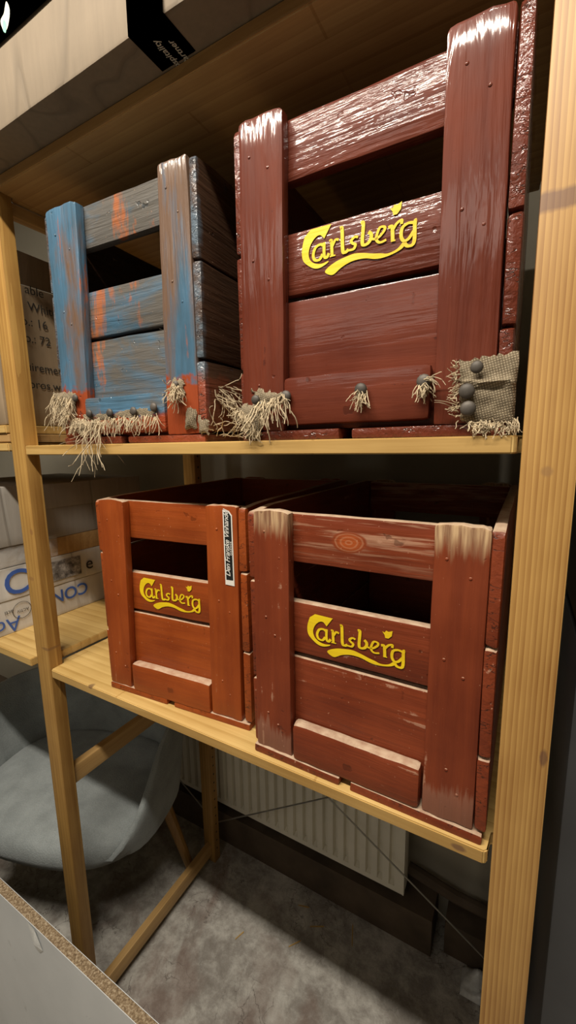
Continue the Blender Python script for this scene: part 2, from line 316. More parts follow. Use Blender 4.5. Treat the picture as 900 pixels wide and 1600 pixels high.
def brace(label, rods):
    t = thing('cross_brace', label, 'brace', (0, .506, 0))
    for k, (a, b) in enumerate(rods):
        bm = bmesh.new(); tube(bm, [(a[0], .003*k, a[1]), (b[0], .003*k, b[1])], .0022, 6); link('rod', bm, STEEL, t)
    return t
brace('thin steel cross brace under the lower shelf, in front of the radiator', [((-.02, MID-1.306), (W+.03, MID-.70)), ((-.02, MID-.744), (W+.03, MID-1.295))])
brace('thin steel cross brace crossing left of the post behind the chair', [((-.95, MID-.70), (-.03, MID-1.30)), ((-.95, MID-1.30), (-.03, MID-.70))])
# ------------------------------------------------------------------ crates
RED = dict(c1=(.115,.016,.010), c2=(.19,.032,.018))
PAL = {
 2: dict(c1=(.086,.0165,.0085), c2=(.148,.031,.014), worn=(.05,.010,.007), wear=.76, rough=.5, bump=.42, coat=.6, crackle=1.3, ridge=100),
 3: dict(c1=(.205,.036,.007), c2=(.33,.068,.011), worn=(.46,.22,.12), wear=.775, rough=.45, bump=.22, coat=.15, top_pale=.95),
 4: dict(c1=(.130,.023,.0085), c2=(.222,.043,.0135), worn=(.42,.22,.14), wear=.74, rough=.48, bump=.32, coat=.12, top_pale=.95, crackle=.3),
}
def edge_wear(s, col, g):
    """paint rubbed off the upper ends, bare wood in streaks; a scuffed foot"""
    xs = s.xyz(); n = s.noise(120, (1,1,.08), 4, .6); top = s.ramp(s.math('ADD', xs[2], s.math('MULTIPLY', n, .055)), [(.362, 0.), (.385, .95)])
    col = s.mix(top, col, s.ramp(s.noise(200, (1,1,.06), 3), [(.35, (.20,.10,.055)), (.65, (.56,.38,.21))]))
    ft = s.ramp(s.math('SUBTRACT', xs[2], s.math('MULTIPLY', n, .09)), [(-.06, .42), (.012, 0.)]); return s.mix(ft, col, (.34,.18,.12))
def knot_slat(s, col, g):
    """a knot telegraphing through the thin paint of the top slat"""
    v = s.n('VectorMath', operation='SUBTRACT'); s.l(s.tc.outputs['Object'], v.inputs[0]); v.inputs[1].default_value = (.145, .016, .335)
    v2 = s.n('VectorMath', operation='DIVIDE'); s.l(v.outputs[0], v2.inputs[0]); v2.inputs[1].default_value = (.030, .1, .017)
    ln = s.n('VectorMath', operation='LENGTH'); s.l(v2.outputs[0], ln.inputs[0]); d = s.math('ADD', ln.outputs['Value'], s.math('MULTIPLY', s.noise(40, (.3,1,1), 3), .35))
    rg = s.math('SINE', s.math('MULTIPLY', d, 26)); band = s.ramp(d, [(.9, 1.), (2.6, 0.)])
    col = s.mix(s.math('MULTIPLY', s.ramp(d, [(.5, .9), (1.25, 0.)]), 1.), col, (.36,.075,.016))
    col = s.mix(s.math('MULTIPLY', s.math('MULTIPLY', s.math('GREATER_THAN', rg, .45), band), .35), col, (.45,.22,.12))
    xs = s.xyz(); pale = s.math('MULTIPLY', s.ramp(s.noise(150, g, 4, .6), [(.50, 0.), (.62, .8)]), s.ramp(xs[2], [(.29, 0.), (.36, 1.)])); pale = s.math('MULTIPLY', pale, s.ramp(d, [(.9, 0.), (1.5, 1.)]))
    return s.mix(pale, col, (.46,.27,.17))
def blue_extra(s, col, g):
    a = s.noise(11, tuple(max(q, .3) for q in g), 6, .65, .5, (2,4,1)); b = s.noise(16, (1,1,.35), 6, .7, .3, (7,2,9)); xs = s.xyz()
    col = s.mix(s.ramp(a, [(.40, 0.), (.54, .88)]), col, (.115,.095,.074))
    col = s.mix(s.ramp(b, [(.56, 0.), (.63, .85)]), col, (.34,.105,.035))
    zt = s.math('ADD', xs[2], s.math('MULTIPLY', s.math('SUBTRACT', s.noise(45, det=4), .5), .03))
    return s.mix(s.ramp(zt, [(.042, 1.), (.048, 0.)]), col, (.29,.052,.018))
def blue_post(s, col, g):
    a = s.noise(10, (1,1,.12), 6, .65, .5, (1,4,6)); b = s.noise(40, (1,1,.12), 6, .7, .3, (7,2,9)); xs = s.xyz()
    right = s.math('GREATER_THAN', xs[0], .15)
    f = s.math('ADD', a, s.math('MULTIPLY', right, .10))
    col = s.mix(s.ramp(f, [(.50, 0.), (.60, .95)]), col, (.15,.085,.05))
    col = s.mix(s.ramp(b, [(.61, 0.), (.68, .85)]), col, (.36,.10,.028))
    zt = s.math('ADD', xs[2], s.math('MULTIPLY', s.math('SUBTRACT', s.noise(45, det=4), .5), .06))
    return s.mix(s.ramp(zt, [(.086, 1.), (.094, 0.)]), col, (.29,.055,.018))
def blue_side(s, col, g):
    """sides coloured dark brown, blue-grey tones only on the end grain at the front"""
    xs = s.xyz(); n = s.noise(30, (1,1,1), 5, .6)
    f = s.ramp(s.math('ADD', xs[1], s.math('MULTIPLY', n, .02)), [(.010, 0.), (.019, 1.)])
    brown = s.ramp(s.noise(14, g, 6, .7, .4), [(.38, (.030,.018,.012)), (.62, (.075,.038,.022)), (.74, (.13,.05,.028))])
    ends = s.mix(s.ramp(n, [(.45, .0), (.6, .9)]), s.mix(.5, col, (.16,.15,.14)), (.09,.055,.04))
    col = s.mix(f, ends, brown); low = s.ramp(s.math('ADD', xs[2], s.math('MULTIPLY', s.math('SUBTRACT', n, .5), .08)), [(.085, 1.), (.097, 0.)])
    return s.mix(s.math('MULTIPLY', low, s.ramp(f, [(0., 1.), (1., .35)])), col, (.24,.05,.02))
PM = {}
for i, d in PAL.items():
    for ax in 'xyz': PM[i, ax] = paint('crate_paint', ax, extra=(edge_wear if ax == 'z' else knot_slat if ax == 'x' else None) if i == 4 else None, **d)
PM[2, 'xs'] = paint('crate_paint_smooth', 'x', **{**PAL[2], 'bump': .16, 'crackle': .2, 'coat': .35})
PM[2, 'z'] = paint('crate_paint', 'z', **{**PAL[2], 'bump': .42, 'crackle': 1.5, 'ridge': 80})
bd = dict(c1=(.050,.095,.135), c2=(.075,.17,.27), worn=(.30,.20,.13), wear=.79, rough=.42, bump=.6, coat=.5, crackle=.7, ridge=110)
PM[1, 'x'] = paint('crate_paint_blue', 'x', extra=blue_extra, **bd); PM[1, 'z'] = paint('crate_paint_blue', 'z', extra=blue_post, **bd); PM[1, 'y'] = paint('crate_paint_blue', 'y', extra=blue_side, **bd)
BARE = {1: PM[1, 'x'], 2: PM[2, 'x'], 3: PM[3, 'x'], 4: PM[4, 'x']}
LOGO_F = {'C': [(98,231),(124,230),(115,217),(110,222),(104,221),(98,215),(95,207),(96,200),(100,195),(106,192),(113,191),(120,192),(119,190),(110,187),(102,188),(94,193),(88,199),(86,207),(87,216),(90,225)],
 'swoosh': [(116,181),(120,185),(130,189),(141,191),(152,192),(163,190),(173,187),(182,185),(190,183),(200,185),(207,191),(210,189),(205,184),(195,181),(184,180),(175,181),(165,184),(154,185),(145,184),(136,181),(127,176),(121,177)],
 'crown': [(191,227),(194,226),(196,229),(199,228),(204,230),(203,223),(199,219),(195,219),(194,223)]}
LOGO_S = [([(114,210),(110,212),(104,210),(101,203),(103,197),(109,196),(113,201)],3.2),([(115,213),(115,199),(118,196),(121,200)],3.2),([(122,212),(124,212),(125,196)],3.2),([(122,196),(129,196)],1.8),([(125,206),(129,212),(133,211)],2.8),
 ([(135,222),(137,221),(138,199),(141,196),(145,198)],3.6),([(156,208),(152,209),(148,206),(150,203),(153,201),(151,197),(145,197)],2.9),([(159,221),(162,220),(161,202),(163,198),(168,199),(171,203),(171,207),(168,210)],3.5),
 ([(171,202),(178,201),(185,206),(186,210),(181,211),(178,206),(177,200),(181,196),(188,197)],2.7),([(190,208),(194,208),(195,194)],3.4),([(193,194),(198,194)],1.8),([(195,205),(199,210),(204,212),(204,208)],2.8),
 ([(217,206),(211,207),(205,204),(204,196),(207,191),(212,192),(217,198)],3.2),([(220,208),(218,206),(218,190),(216,185),(211,185),(208,188)],3.4)]
def logo(parent, y, dx, dz, sx=1., slope=0., wear=0):
    bm = bmesh.new(); mm = .001
    def P(x, z, k=0): return Vector(((x+dx)*mm, y-.0011-k*.00002, (z+dz+slope*(x-150))*mm))
    for k, (nm, pts) in enumerate(LOGO_F.items()):
        if nm == 'C': c = spline(pts[2:], 4) ; c = [Vector((*pts[0],0)), Vector((*pts[1],0))]+c
        elif nm == 'swoosh': c = spline(pts, 4, True)
        else: c = [Vector((*p, 0)) for p in pts]
        f = bm.faces.new([bm.verts.new(P(v.x, v.y, k)) for v in c]); f.normal_update(); bmesh.ops.triangulate(bm, faces=[f])
    for k, (pts, wd) in enumerate(LOGO_S):
        c = spline(pts, 6); L = []; R = []
        for i, p in enumerate(c):
            t = (c[min(i+1, len(c)-1)]-c[max(i-1, 0)]); t.normalize(); n = Vector((-t.y, t.x, 0))*wd*.5
            # broad-nib look: a little thicker where the stroke runs down
            n *= .8+.35*abs(t.y); L.append(bm.verts.new(P(p.x+n.x, p.y+n.y, 3+k))); R.append(bm.verts.new(P(p.x-n.x, p.y-n.y, 3+k)))
        for i in range(len(c)-1):
            bm.faces.new((L[i], L[i+1], R[i+1], R[i]))
    for f in bm.faces:
        f.normal_update()
    o = link('painted_lettering', bm, YELLOW, parent, 0); o['label'] = 'yellow painted brewery lettering with a swash under it'
    return o
def nail(parent, p, r=.006, nrm=(0,-1,0), name='nail', mat=None):
    bm = bmesh.new(); bmesh.ops.create_uvsphere(bm, u_segments=12, v_segments=7, radius=r)
    for v in bm.verts: v.co.z *= .5
    q = Vector((0,0,1)).rotation_difference(Vector(nrm)).to_matrix().to_4x4(); q.translation = Vector(p)
    bmesh.ops.transform(bm, matrix=q, verts=bm.verts); return link(name, bm, mat or NAILM, parent, 60)
def crate(i, label, x, y, z, ang, w, h, L, lu, ru, top, s2, s3t, blk, joints, jl, seed):
    t = thing('bottle_crate', label, 'crate', (x, y, z), math.radians(ang)); M = lambda a: PM.get((i, a)) or PM[i, a[0]]; k = .001
    F = .012; S = .016; sw = .011
    xa, xb = .002, w-.002
    # floor boards, their worn ends show under the end panel
    for (a, b) in ((.003, .141), (.156, w-.003)):
        bm = board(a, b, -.003 if i == 4 else -.001, L+.001, 0, F, .003, .0008, seed+a*90, cuts=10, chew=.0015); link('floor_board', bm, M('y'), t)
    # side boards, three to a side
    for (X0, X1, J) in ((0, sw, jl), (w-.013, w, joints)):
        zs = [F+.002]+list(J)+[h]
        for q in range(3):
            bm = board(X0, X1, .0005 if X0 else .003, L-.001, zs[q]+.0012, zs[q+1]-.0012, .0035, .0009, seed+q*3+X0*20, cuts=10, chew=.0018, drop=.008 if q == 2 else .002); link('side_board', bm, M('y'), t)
    for back in (0, 1):
        def Y(a, b): return (a, b) if not back else (L-b, L-a)
        sl = 'end_slat'
        ya, yb = Y(S, S+.015)
        s_top = link(sl, board(.012, w-.014, ya, yb, top[0], top[1], .003, .0009, seed+11+back, chew=.0008), M('x'), t)
        s_mid = link(sl, board(.012, w-.014, ya, yb, s2[0], s2[1], .0035, .0005, seed+13+back, chew=.0008), M('x'), t)
        link(sl, board(.012, w-.014, ya, yb, F+.001, s3t, .003, .0008, seed+17+back, chew=.0008), M('xs'), t)
        ya, yb = Y(0, S)
        for (a0, a1, b0, b1) in (lu, ru):
            link('upright', board(b0, b1, ya, yb, F, h, .0034, .0008, seed+19+b0*50+back, xt=(a0, a1), cuts=10, chew=.0012), M('z'), t)
        ya, yb = Y(-.003, S)
        bl = link('kick_board', board(blk[0], blk[1], ya, yb, blk[2], blk[3], .0068, .0009, seed+23+back, chew=.001), M('xs'), t)
        if not back: front = (s_top, s_mid, bl)
    for (a0, a1, b0, b1) in (lu, ru):
        for (fx, zz) in ((.3, h*.9), (.7, h*.83), (.35, h*.58), (.65, h*.52), (.4, h*.2), (.7, h*.14)):
            f = zz/h; X0 = b0+(a0-b0)*f; X1 = b1+(a1-b1)*f
            nail(t, (X0+(X1-X0)*fx+random.uniform(-.004,.004), .0002, zz+random.uniform(-.006,.006)), .0020, mat=M('z'))
    return t, front
MMm = .001
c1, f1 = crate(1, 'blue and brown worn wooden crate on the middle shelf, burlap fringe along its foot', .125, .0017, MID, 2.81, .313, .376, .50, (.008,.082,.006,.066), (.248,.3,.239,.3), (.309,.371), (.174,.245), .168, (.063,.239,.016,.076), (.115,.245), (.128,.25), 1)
c2, f2 = crate(2, 'large glossy dark red crate with yellow lettering on the middle shelf', .5038, .0082, MID, .68, .318, .374, .50, (.010,.070,.004,.066), (.245,.303,.246,.304), (.301,.366), (.175,.245), .168, (.066,.243,.018,.076), (.103,.203), (.09,.23), 2)
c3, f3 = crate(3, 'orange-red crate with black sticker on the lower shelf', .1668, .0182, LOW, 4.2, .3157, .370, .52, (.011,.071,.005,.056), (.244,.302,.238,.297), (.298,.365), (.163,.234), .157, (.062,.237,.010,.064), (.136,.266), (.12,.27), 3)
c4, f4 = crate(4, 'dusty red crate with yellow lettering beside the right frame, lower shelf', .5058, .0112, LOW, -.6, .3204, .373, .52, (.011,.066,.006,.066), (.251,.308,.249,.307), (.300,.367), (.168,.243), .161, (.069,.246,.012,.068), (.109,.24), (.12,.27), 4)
logo(f2[1], .016, 0, 13, slope=.03); logo(f3[1], .016, -6, -4); logo(f4[1], .016, 0, 0)
# sticker on the right upright of crate 3
STW = simple('white_sticker', (.75,.72,.66), .45, 0, .05, 30, 0); STB = simple('black_sticker', (.012,.014,.014), .4, 0, .2, 30, 0)
def flat(name, pts, y, th, mat, parent):
    bm = bmesh.new(); a = [bm.verts.new((x, y, z)) for x, z in pts]; b = [bm.verts.new((x, y-th, z)) for x, z in pts]; n = len(pts)
    bm.faces.new(a); bm.faces.new(b[::-1])
    for q in range(n): bm.faces.new((a[q], a[(q+1)%n], b[(q+1)%n], b[q]))
    return link(name, bm, mat, parent, 0)
up3 = [o for o in c3.children if o.name.startswith('upright')][1]
sx, sz = .277, .244
stk = flat('sticker', [(sx, sz), (sx+.0165, sz-.001), (sx+.0165, sz+.110), (sx+.011, sz+.117), (sx, sz+.118)], -.0004, .0004, STW, up3)
flat('black_field', [(sx+.002, sz+.008), (sx+.0145, sz+.008), (sx+.0145, sz+.109), (sx+.010, sz+.115), (sx+.002, sz+.115)], -.0008, .0002, STB, stk)
text('script_lettering', 'Den Franske Vinhandel', .0122, frame((sx+.0098, -.0011, sz+.0135), (0,0,1), (-1,0,0)), STW, stk, shear=.35, space=.92)
text('small_lettering', 'ODENSE', .0046, frame((sx+.0142, -.0011, sz+.048), (0,0,1), (-1,0,0)), STW, stk, space=1.35)
# ------------------------------------------------------------------ burlap scraps nailed to the upper crates
def scrap(parent, quad, nu=16, nv=10, bulge=.004, seed=0, rag=.003, wrap=None, fold=0.):
    """a rag of sacking spanned over four corners (x, z), puffed out from the timber"""
    bm = bmesh.new(); g = []; (a, b, c, d) = [Vector((p[0], 0, p[1])) for p in quad]
    for v in range(nv+1):
        row = []
        for u in range(nu+1):
            s_, t_ = u/nu, v/nv; p = a*(1-s_)*(1-t_)+b*s_*(1-t_)+c*s_*t_+d*(1-s_)*t_
            q = noise.noise(Vector((s_*3+seed, t_*3, seed*.37))); e = math.sin(math.pi*s_)**.5*math.sin(math.pi*t_)**.5
            p.y = -.0012-bulge*(e*.6+.5*abs(q))-.0015*noise.noise(Vector((s_*9, t_*9+seed, 2)))
            if fold: p.y -= fold*math.exp(-((t_-.36-.1*s_)/.05)**2)-.35*fold*(t_ < .33)
            if s_ in (0., 1.) or t_ in (0., 1.): p += Vector((random.uniform(-rag, rag), 0, random.uniform(-rag, rag)))
            if wrap and p.x > wrap:      # turned round the corner of the crate
                p.y = -.002+(p.x-wrap)*.95; p.x = wrap+.0035+.002*q
            row.append(bm.verts.new(p))
        g.append(row)
    for v in range(nv):
        for u in range(nu): bm.faces.new((g[v][u], g[v][u+1], g[v+1][u+1], g[v+1][u]))
    fs = bm.faces[:]; bmesh.ops.solidify(bm, geom=fs, thickness=.0012)
    o = link('burlap_scrap', bm, BURLAP, parent, 60); o['label'] = 'frayed burlap scrap'; return o
def fray(parent, pts, dirs, n, ln, r=.0006, curl=.4, grav=.3, name='frayed_threads', spread=.004):
    bm = bmesh.new()
    for k in range(n):
        f = random.random()*(len(pts)-1); j = int(min(f, len(pts)-1.001)); u = f-j
        p = Vector(pts[j])*(1-u)+Vector(pts[min(j+1, len(pts)-1)])*u if len(pts) > 1 else Vector(pts[0])
        p += Vector((random.gauss(0, spread*.5), -abs(random.gauss(0, .002)), random.gauss(0, spread*.5)))
        d = Vector(dirs)+Vector((random.gauss(0,.35), random.gauss(0,.25)-.12, random.gauss(0,.3)))
        thread(bm, p, d, random.uniform(ln*.5, ln*1.25), r*random.uniform(.7, 1.3), curl, grav)
    o = link(name, bm, FIBRE, parent, 60); o['kind'] = 'stuff'; return o
# blue crate
s = scrap(c1, [(-.012,.090), (.046,.088), (.040,.052), (-.010,.050)], seed=1, bulge=.006); nail(s, (.047,-.006,.077), .0065)
fray(s, [(-.012,-.006,.085), (.04,-.008,.075), (.035,-.008,.058), (-.010,-.006,.06)], (-.1,-.2,-1), 130, .034, .0007)
s = scrap(c1, [(.058,.048), (.232,.058), (.232,.036), (.064,.036)], nu=30, nv=6, seed=2, bulge=.004)
for (a, b) in ((.080,.050), (.128,.049), (.180,.049), (.222,.053)): nail(s, (a, -.008, b), .0068)
fray(s, [(.040,-.006,.042), (.075,-.008,.038), (.230,-.008,.040)], (0,-.12,-1), 260, .024, .0007, .25)
fray(s, [(.075,-.010,.035), (.125,-.010,.034)], (-.15,-.45,-1), 26, .085, .0007, .45)
s = scrap(c1, [(.254,.092), (.277,.090), (.278,.066), (.258,.068)], 8, 8, seed=3, bulge=.006); nail(s, (.266,-.007,.083), .005)
fray(s, [(.262,-.006,.085), (.272,-.006,.075)], (.1,-.3,-1), 60, .03, .0007, .5)
s = scrap(c1, [(.281,.050), (.296,.046), (.298,.018), (.274,.020)], 8, 8, seed=4, bulge=.008, rag=.002)
bm = bmesh.new()
for k in range(30):
    p = Vector((.3145, .02+random.random()*.05, .085-random.random()*.03)); thread(bm, p, (.6+random.random()*.5, random.gauss(.2,.6), random.gauss(-.6,.5)), random.uniform(.03,.08), .0008, .55, .3, 12)
for k in range(16):
    p = Vector((.3145, .01+random.random()*.06, .006+random.random()*.02)); thread(bm, p, (.9, random.gauss(.1,.5), random.gauss(.25,.4)), random.uniform(.03,.06), .0008, .5, .15, 12)
for v in bm.verts: v.co.z = max(v.co.z, .001)
sd = scrap(c1, [(.300,.036), (.318,.030), (.318,.010), (.300,.012)], 8, 6, seed=9, bulge=.006); o = link('frayed_threads', bm, FIBRE, sd, 60); o['kind'] = 'stuff'
# big red crate
s = scrap(c2, [(.020,.066), (.074,.057), (.050,.040), (.030,.045)], 14, 8, seed=5, bulge=.007); nail(s, (.073,-.007,.053), .0072); nail(s, (.037,-.010,.043), .0062); nail(s, (.032,-.012,.051), .0062)
s2_ = scrap(c2, [(-.002,.044), (.034,.050), (.034,.006), (.010,.004)], 12, 12, seed=6, bulge=.009)
fray(s2_, [(-.001,-.006,.040), (.02,-.010,.03), (.03,-.008,.01)], (-.1,-.2,-1), 80, .02, .0007, .6)
fray(s, [(.035,-.010,.045), (.065,-.008,.052)], (-.1,-.25,-1), 34, .042, .0008, .35)
fray(s, [(.070,-.007,.053)], (.2,-.3,-1), 14, .035, .0008, .5)
s = scrap(c2, [(.162,.060), (.178,.058), (.174,.044), (.164,.044)], 6, 6, seed=7, bulge=.005); nail(s, (.169,-.008,.054), .0072); fray(s, [(.165,-.006,.052), (.174,-.006,.05)], (0,-.2,-1), 34, .02, .0007, .4)
s = scrap(c2, [(.229,.062), (.245,.060), (.243,.047), (.232,.048)], 6, 6, seed=8, bulge=.005); nail(s, (.237,-.008,.057), .0076); fray(s, [(.232,-.006,.056), (.243,-.006,.055)], (.1,-.2,-1), 30, .022, .0007, .5)
fray(s, [(.238,-.008,.057)], (1,-.3,0), 10, .02, .0006, .3)
s = scrap(c2, [(.269,.075), (.352,.080), (.352,.012), (.274,.014)], 30, 20, seed=10, bulge=.006, rag=.0018, wrap=.318, fold=.005)
for (a, b, r) in ((.287,.066,.0062), (.279,.044,.0078), (.281,.027,.0078)): nail(s, (a, -.010, b), r)
fray(s, [(.270,-.006,.070), (.272,-.006,.020)], (-1,-.2,-.1), 60, .010, .0006, .5, .1)
fray(s, [(.285,-.008,.012), (.318,-.008,.010)], (.1,-.3,-1), 90, .014, .0007, .8)
fray(s, [(.321,.0,.016), (.322,.02,.012)], (.1,-.5,-1), 40, .014, .0006, .5)
fray(s, [(.270,-.006,.030)], (-1,-.2,.1), 3, .025, .0006, .2, .0)
# ------------------------------------------------------------------ boxes
def carton(name, label, x0, x1, y0, y1, z0, z1, mat, bev=.004, jit=.0015):
    t = thing(name, label, 'box', ((x0+x1)/2, (y0+y1)/2, z0)); bm = bmesh.new(); hx, hy = (x1-x0)/2, (y1-y0)/2
    box(bm, -hx, hx, -hy, hy, 0, z1-z0, bev, 2)
    for ax in range(3):
        n = Vector((0,0,0)); n[ax] = 1
        for k in range(1, 7):
            c = (-hx+2*hx*k/7, -hy+2*hy*k/7, (z1-z0)*k/7)[ax]; p = Vector((0,0,0)); p[ax] = c
            bmesh.ops.bisect_plane(bm, geom=bm.verts[:]+bm.edges[:]+bm.faces[:], plane_co=p, plane_no=n)
    for v in bm.verts:
        v.co += noise.noise_vector(v.co*11+Vector((x0*7, y0, z0)))*jit
        v.co.z = max(v.co.z, 0)
    b = link('carton', bm, mat, t, 40); return t, b, hx, hy
# big taped box on the top shelf
BZ = TOPB+T
t, b, hx, hy = carton('cardboard_box', 'large tan cardboard box with black tape on the top shelf',   .014, .71, -.053, .40, BZ, BZ+.34, CARD, .004, .0015)
cx, cy = .362, .1735
def onbox(x, y): return (x-cx, y-cy)
tp = bmesh.new(); xa, xb = .409-cx, .464-cx; yf = -hy-.0022; q = [tp.verts.new(v) for v in ((xa, 0.05-cy, -.0004), (xb, .05-cy, -.0004), (xb, yf, -.0004), (xa, yf, -.0004), (xb+.004, yf, .34), (xa+.004, yf, .34))]
# the underside run of the tape stops where the shelf begins
q[0].co.y = q[1].co.y = -.0025-cy
tp.faces.new((q[0], q[1], q[2], q[3])); tp.faces.new((q[3], q[2], q[4], q[5]))
bmesh.ops.solidify(tp, geom=tp.faces[:], thickness=.0004); tape = link('packing_tape', tp, TAPE, b, 0)
text('tape_lettering', 'Hospitality', .0112, frame((.4355-cx, .012-cy, -.0012), (0,-1,0), (-1,0,0)), TAPEW, tape, shear=.2)
text('tape_lettering', 'Partner', .0112, frame((.4505-cx, .006-cy, -.0012), (0,-1,0), (-1,0,0)), TAPEW, tape, shear=.2)
def blob(name, pts, y, mat, parent):
    c = spline(pts, 5, True); bm = bmesh.new(); f = bm.faces.new([bm.verts.new((v.x, y, v.y)) for v in c]); f.normal_update(); bmesh.ops.triangulate(bm, faces=[f]); return link(name, bm, mat, parent, 0)
blob('leaf_mark', [(.428-cx,.045), (.434-cx,.036), (.443-cx,.042), (.447-cx,.062), (.440-cx,.068), (.436-cx,.052)], yf-.0008, TAPEW, tape)
tp = bmesh.new(); q = [tp.verts.new((x, yf, z)) for x, z in ((-hx+.01, .0935), (.300-cx, .0985), (.305-cx, .148), (-hx+.01, .148))]; tp.faces.new(q); bmesh.ops.solidify(tp, geom=tp.faces[:], thickness=.0004)
tape2 = link('packing_tape', tp, TAPE, b, 0)
blob('leaf_mark', [(.166-cx,.119), (.172-cx,.104), (.182-cx,.106), (.190-cx,.121), (.184-cx,.134), (.176-cx,.124)], yf-.0008, TAPEW, tape2)
blob('leaf_mark', [(.170-cx,.107), (.176-cx,.101), (.179-cx,.110), (.174-cx,.117)], yf-.0011, TAPEG, tape2)
# brown printed box on the stacked boards
t, b, hx, hy = carton('cardboard_box', 'brown printed cardboard box with open flaps behind the left post', -.52, -.078, .012, .42, MID+.0425, MID+.326, CARD_T, .008, .003)
bx, by, bz = -.299, .216, MID+.0425
for (ln, y0, z0) in (('able', .077, .309), ('White', .080, .2765), ('o.: 16', .063, .2455), ('o.: 72', .066, .2125), ('uirements', .062, .155), ('pros.w', .066, .120)):
    text('printed_lettering', ln, .0245, frame((hx+.0035, y0-by, MID+z0-bz), (0,1,0), (0,0,1)), INK, b)
bm = bmesh.new(); q = [bm.verts.new(p) for p in ((hx-.002, -hy+.01, .283), (hx-.002, hy-.01, .283), (hx+.004, hy-.03, .335), (hx+.004, -hy+.03, .345))]; bm.faces.new(q); bmesh.ops.solidify(bm, geom=bm.faces[:], thickness=.004); link('flap', bm, CARD_T, t, 0)
bm = bmesh.new(); q = [bm.verts.new(p) for p in ((-hx, -hy+.002, .283), (hx, -hy+.002, .283), (hx-.02, -hy+.05, .36), (-hx+.02, -hy+.05, .36))]; bm.faces.new(q); bmesh.ops.solidify(bm, geom=bm.faces[:], thickness=.004); link('flap', bm, CARD_T, t, 0)
# pile of boxes on the left lower shelf
XR = -.215; LS = LOW+T
def pilebox(name, label, y0, y1, z0, z1, mat, x1=XR, x0=-.62, bev=.003, jit=.0015):
    t, b, hx, hy = carton(name, label, x0, x1, y0, y1, z0, z1, mat, bev, jit); return t, b, (x0+x1)/2, (y0+y1)/2
ZA, ZB, ZC, ZD = LS, MID-.364, MID-.286, MID-.237
t, b, bx, by = pilebox('printed_box', 'lowest white box with upside-down blue print on the left shelf', .004, .45, ZA, ZB, CARD_W)
fx = XR-bx+.0022
def onside(s_, size, y, z, mat, flip=True, off=0.):
    d = -1 if flip else 1
    return text('printed_lettering', s_, size, frame((fx, y-by, z-LSB), (0,d,0), (0,0,d)), mat, b, offset=off)
LSB = ZA
onside('CON', .046, .245, MID-.378, INKB, off=.0006); onside('settings', .026, .375, MID-.386, INK); onside('Ad', .050, .060, MID-.408, INKB); onside('acti', .014, .046, MID-.388, INK)
bm = bmesh.new()
for rr in (.0215,):
    c = [Vector((fx, .066-by+rr*math.cos(a*math.pi/16), MID-.396-LSB+rr*.95*math.sin(a*math.pi/16))) for a in range(33)]; tube(bm, c, .0007, 4)
link('printed_ring', bm, INK, b, 0); onside('ACTIV', .010, .082, MID-.394, INK)
t, b, bx, by = pilebox('printed_box', 'second white box with blue letter and dark print, under the plastic wrap', .016, .43, ZB+.0005, ZC, CARD_W, XR+.002)
fx = XR+.002-bx+.0022; LSB = ZB
onside('C', .085, .030, MID-.352, INKB, False, .0008); onside('e', .050, .243, MID-.343, INK, False)
PRT = NT('grey_print'); f = PRT.noise(60, (1,1,1), 6, .7); PRT.set('Base Color', PRT.ramp(f, [(.35, (.05,.045,.04)), (.5, (.22,.2,.18)), (.65, (.5,.47,.43))])); PRT.set('Roughness', .5)
bm = bmesh.new(); q = [bm.verts.new((fx-.0008, y-by, z-LSB)) for y, z in ((.10, MID-.350), (.230, MID-.350), (.230, MID-.300), (.10, MID-.296))]; bm.faces.new(q); link('printed_picture', bm, PRT.m, b, 0)
t, b, bx, by = pilebox('plastic_wrapped_pack', 'white pack crumpled in clear film, left of the brown plank', .025, .130, ZC+.0005, ZD, CARD_W, XR+.003, -.60, .006, .006)
bm = bmesh.new(); g = []
for v in range(15):
    row = []
    for u in range(13):
        yy = -.02+.175*u/12; zz = -.008+.055*v/14; row.append(bm.verts.new((XR+.008-bx+.006*noise.noise(Vector((yy*60, zz*40, 3))), yy+.012-by, zz+.012)))
    g.append(row)
for v in range(14):
    for u in range(12): bm.faces.new((g[v][u], g[v][u+1], g[v+1][u+1], g[v+1][u]))
link('wrapping_film', bm, FILM, t, 60)
bm = bmesh.new(); box(bm, -.19, .19, -.15, .15, 0, ZD-ZC-.001, .002); tag(link('wooden_plank', bm, PINE_D), 'brown wooden plank lying on the white boxes behind the left post', 'plank').location = (XR-.19, .29, ZC+.0005)
t, b, bx, by = pilebox('lidded_box', 'grey lidded box on the brown plank behind the left post', .150, .45, ZD, MID-.099, CARD_G, XR)
bm = bmesh.new(); hh = MID-.096-ZD; box(bm, -.2055, .2055, -.153, .153, hh-.062, hh, .002); link('lid', bm, CARD_G, t)
t, b, bx, by = pilebox('grey_carton', 'plain grey carton on the film-wrapped pack, left of the post', .012, .120, ZD+.004, MID-.092, CARD_G, XR+.012)
